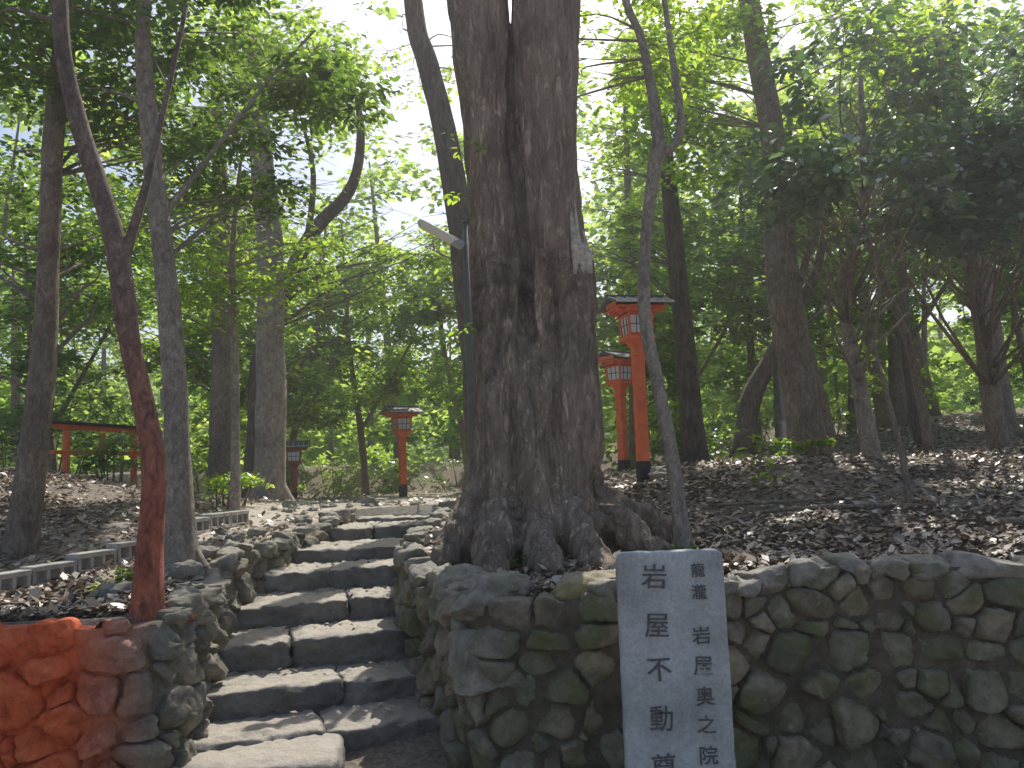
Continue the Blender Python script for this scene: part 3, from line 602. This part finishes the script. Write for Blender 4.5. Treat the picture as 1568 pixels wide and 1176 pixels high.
V=flatleaves(np.array(P),.045,.12); mesh_np('fallen_leaves_on_steps',V,np.arange(len(V)).reshape(-1,4),M_litter)
# ------------------------------------------------------------ concrete block edging
mb=MB()
def edging(p,q,nb):
    p=np.array(p);q=np.array(q); d=q-p; L=np.linalg.norm(d); d/=L; rz=math.atan2(d[1],d[0])
    for i in range(nb):
        c=p+d*(i+.5)*L/nb; g=float(hterr(*c)); l=L/nb-.012
        for dz,t in((.015,.03),(.125,.035)): mb.box((c[0],c[1],g+dz+.0),(l,.12,t),0,rz)
        for k in range(4):
            e=c+d*(k/3-.5)*(l-.03); mb.box((e[0],e[1],g+.069),(.028,.114,.078),0,rz)
edging((-3.55,4.3),(-2.93,6.45),6); edging((-2.86,6.95),(-2.72,8.1),3)
mb.obj('hollow_concrete_block_edging',[M_conc],None,bevel=.004)
# ------------------------------------------------------------ lanterns
def lantern(name,x,y,s=1.0,rz=0.,h=2.0,red=M_red):
    z0=float(hterr(x,y)); root=empty(name); R=Matrix.Rotation(rz,3,'Z')
    def part(nm,boxes,mat,bev=.004):
        mb=MB()
        for c,d,*t in boxes:
            cc=R@Vector(c)*s; mb.box((x+cc.x,y+cc.y,z0+cc.z),[k*s for k in d],0,rz,t[0] if t else 1.0)
        mb.obj(nm,[mat],root,bevel=bev)
    H=h/s
    part('post',[((0,0,(H-.62)/2+.08),(.125,.125,H-.62-.16))],red)
    part('post_base',[((0,0,.09),(.135,.135,.30))],M_black)
    b=H-.62
    part('brackets',[((0,0,b+.03),(.24,.24,.10),.5),((0,0,b+.10),(.34,.34,.045)),((.0,0,b-.09),(.16,.16,.05))],red)
    part('box_core',[((0,0,b+.255),(.285,.285,.26),.86)],M_pane,0)
    mb=MB()
    def bar(p,q,t,mi=0):
        p=R@Vector(p)*s;q=R@Vector(q)*s; mb.tube([(x+p.x,y+p.y,z0+p.z,t*s),(x+q.x,y+q.y,z0+q.z,t*s)],4,mi,0,1)
    for sx in(-1,1):
        for sy in(-1,1): bar((sx*.132,sy*.132,b+.115),(sx*.150,sy*.150,b+.40),.017)
    for zz,w in((b+.14,.13),(b+.375,.148)):
        for a,c in(((-w,-w),(w,-w)),((w,-w),(w,w)),((w,w),(-w,w)),((-w,w),(-w,-w))): bar((a[0],a[1],zz),(c[0],c[1],zz),.016)
    for k in(-.045,.045):
        for sg in(-1,1):
            bar((k,sg*.128,b+.14),(k*1.1,sg*.146,b+.38),.005,1); bar((sg*.128,k,b+.14),(sg*.146,k*1.1,b+.38),.005,1)
    for sg in(-1,1):
        bar((-.13,sg*.138,b+.26),(.13,sg*.138,b+.26),.005,1); bar((sg*.138,-.13,b+.26),(sg*.138,.13,b+.26),.005,1)
    mb.obj('box_frame',[red,M_black],root)
    part('eave_beams',[((0,sg*.13,b+.425),(.58,.035,.045)) for sg in(-1,1)]+[((sg*.17,0,b+.425),(.035,.50,.040)) for sg in(-1,1)]+[((0,0,b+.455),(.60,.52,.018))],red)
    mb=MB()
    V=[];e=.33;hx=.36
    prof=[(-e,.47),(-e,.495),(-.16,.555),(0,.60),(.16,.555),(e,.495),(e,.47),(0,.565)]
    for sx in(-1,1):
        for yy,zz in prof:
            p=R@Vector((sx*hx,yy,b+zz))*s; V.append((x+p.x,y+p.y,z0+p.z))
    m=len(prof); F=[(i,(i+1)%m,m+(i+1)%m,m+i) for i in range(m)]+[(0,7,6,5,4,3,2,1),(8,9,10,11,12,13,14,15)]
    mb.add(V,F); mb.obj('roof',[M_roof],root)
    part('gable_board',[((sg*.30,0,b+.50),(.02,.34,.06)) for sg in(-1,1)],red)
    part('ridge',[((0,0,b+.612),(.74,.05,.035))],M_roof)
    mb=MB()
    for k in range(-3,4):
        for sg in(-1,1):
            p=R@Vector((k*.115,0,b+.607))*s;q=R@Vector((k*.115,sg*(e+.004),b+.500))*s; mb.tube([(x+p.x,y+p.y,z0+p.z,.006*s),(x+q.x,y+q.y,z0+q.z,.006*s)],4,0,0,1)
    for sg in(-1,1):
        p=R@Vector((-.36,sg*(e+.006),b+.485))*s;q=R@Vector((.36,sg*(e+.006),b+.485))*s; mb.tube([(x+p.x,y+p.y,z0+p.z,.009*s),(x+q.x,y+q.y,z0+q.z,.009*s)],4,0,0,1)
    mb.obj('roof_battens',[M_trim],root)
lantern('red_shrine_lantern',1.43,9.0,.95,.22,2.10)
lantern('red_shrine_lantern',1.75,13.0,1.0,.7,2.0)
lantern('red_shrine_lantern',-2.36,17.0,1.05,.5,1.9)
M_redold=simple('faded_red',(.32,.10,.06),.7,.25)
lantern('red_shrine_lantern',-4.1,15.0,.8,.2,1.15,M_redold)
mb=MB(); rock(mb,(1.7,8.9,1.47),(.3,.22,.16),8,.04,.2); mb.obj('footing_stone',[M_rock],None,True)
# ------------------------------------------------------------ street lamp
root=empty('street_lamp'); mb=MB(); mb.tube([(-.42,8,1.1,.035),(-.42,8,4.12,.032)],12,0,0,1); mb.tube([(-.42,8,3.85,.018),(-.55,7.95,3.9,.018)],8,0,0,1); mb.box((-.42,8,4.13),(.08,.08,.03)); mb.obj('pole',[M_dgrey],root,True)
M=Matrix.Rotation(.42,3,'Z')@Matrix.Rotation(.42,3,'Y'); mb=MB(); mb.box((-.70,7.9,3.99),(.46,.14,.06),0,0,.8,M); mb.obj('lamp_cover',[M_lampw],root,bevel=.02)
mb=MB(); mb.box((-.50,7.98,3.895),(.12,.10,.07),0,0,1,M); mb.box((-.33,7.97,3.86),(.10,.08,.22)); mb.obj('junction_box',[M_metal],root,bevel=.008)
root=empty('utility_pole'); mb=MB(); mb.tube([(4.05,12,1.4,.045),(4.02,12,5.6,.04)],12,0,0,1); mb.obj('pole',[M_pole],root,True)
mb=MB(); mb.box((4.05,11.93,2.0),(.18,.1,.34)); mb.obj('cabinet',[M_metal],root,bevel=.01)
# torii-like red gate at left
root=empty('red_torii_gate'); mb=MB()
A=Vector((-6.75,11.6,0));B=Vector((-6.35,14.0,0)); d=(B-A); L=d.length; rz=math.atan2(d.y,d.x); c=(A+B)/2
zc=2.42; g=float(hterr(c.x,c.y))
for k in(-.33,.33):
    p=c+d*k; mb.tube([(p.x,p.y,g-.4,.06),(p.x,p.y,zc,.05)],12,0,0,1)
mb.box((c.x,c.y,zc-.35),(L*.9,.06,.06),0,rz); mb.box((c.x,c.y,zc+.03),(L*1.06,.11,.07),0,rz); mb.box((c.x,c.y,zc-.16),(.1,.06,.25),0,rz); mb.obj('frame',[M_red],root,bevel=.01)
mb=MB(); mb.box((c.x,c.y,zc+.09),(L*1.15,.18,.05),0,rz)
for k in(-.33,.33):
    p=c+d*k; mb.tube([(p.x,p.y,g-.4,.075),(p.x,p.y,g+.12,.075)],12,0,0,1)
mb.obj('top_beam',[M_black],root,bevel=.01)
shrub('shrub',-5.6,11.3,.5,.3,.7,9,LM_dark,.08,.3)
# ------------------------------------------------------------ sign
root=empty('stone_sign'); mb=MB(); rock(mb,(.68,3.7,.57),(.475,.075,1.27),40,.0,0,fine=.005,G=CGF); mb.obj('slab',[M_sign],root,True)
def glyph(ch,x,z,s,sx=1.0):
    cu=bpy.data.curves.new('t','FONT'); cu.body=ch; cu.size=s; cu.align_x='CENTER'; cu.align_y='CENTER'; cu.extrude=.002; cu.offset=.0003
    o=bpy.data.objects.new('inscription',cu); COL.objects.link(o); bpy.context.view_layer.update()
    me=bpy.data.meshes.new_from_object(o.evaluated_get(bpy.context.evaluated_depsgraph_get())); COL.objects.unlink(o)
    bpy.data.objects.remove(o)
    me.materials.clear(); me.materials.append(M_ink)
    ob=bpy.data.objects.new('inscription',me); ob.matrix_world=Matrix.Translation((x,3.6590,z))@Matrix.Rotation(math.radians(90),4,'X')@Matrix.Rotation(random.uniform(-.05,.05),4,'Z')@Matrix.Diagonal((sx*random.uniform(.9,1.02),random.uniform(.9,1.08),1,1)); link(ob,root)
for ch,z in zip('岩屋不動尊堂',[1.09,.88,.69,.48,.28,.1]): glyph(ch,.605,z,.118)
for ch,z in zip('龍瀧岩屋奥之院',[1.115,1.02,.83,.70,.57,.45,.32]): glyph(ch,.80,z,[.07,.07,.09,.09,.09,.085,.09]['龍瀧岩屋奥之院'.index(ch)])
# ------------------------------------------------------------ thin haze volume added to lift blacks, stands in for lens glare
m=bpy.data.materials.new('thin_haze'); m.use_nodes=True; nt=m.node_tree; nt.nodes.clear(); o=nt.nodes.new('ShaderNodeOutputMaterial'); v=nt.nodes.new('ShaderNodeVolumeScatter'); v.inputs['Density'].default_value=.004; v.inputs['Anisotropy'].default_value=.5; v.inputs['Color'].default_value=(1,1,1,1); nt.links.new(v.outputs[0],o.inputs['Volume'])
mb=MB(); mb.box((0,20,5.5),(90,70,15)); mb.obj('added_glare_haze',[m])
# ------------------------------------------------------------ light, sky, camera
w=bpy.data.worlds.new('World'); S.world=w; w.use_nodes=True; nt=w.node_tree; bg=nt.nodes['Background']; sky=nt.nodes.new('ShaderNodeTexSky'); sky.sky_type='NISHITA'; sky.sun_disc=False; sky.sun_elevation=EL; sky.sun_rotation=AZ; sky.air_density=1.0; sky.dust_density=2.6; sky.ozone_density=1.0
nt.links.new(sky.outputs[0],bg.inputs[0]); bg.inputs[1].default_value=.15
sl=bpy.data.lights.new('sun','SUN'); sl.energy=5; sl.angle=math.radians(.5); sl.color=(1,.95,.86); so=bpy.data.objects.new('sun',sl); COL.objects.link(so)
d=Vector(SUN.tolist()); so.rotation_euler=d.to_track_quat('Z','Y').to_euler(); so.location=(0,0,30)
cam=bpy.data.cameras.new('camera'); cam.sensor_width=36; cam.lens=28.26; cam.clip_end=2000; co_=bpy.data.objects.new('camera',cam); COL.objects.link(co_)
co_.matrix_world=Matrix.Translation((0,0,1.6))@Matrix.Rotation(math.radians(96),4,'X')@Matrix.Rotation(math.radians(-2),4,'Z'); S.camera=co_
S.view_settings.view_transform='Standard'; S.view_settings.look='None'; S.view_settings.exposure=0
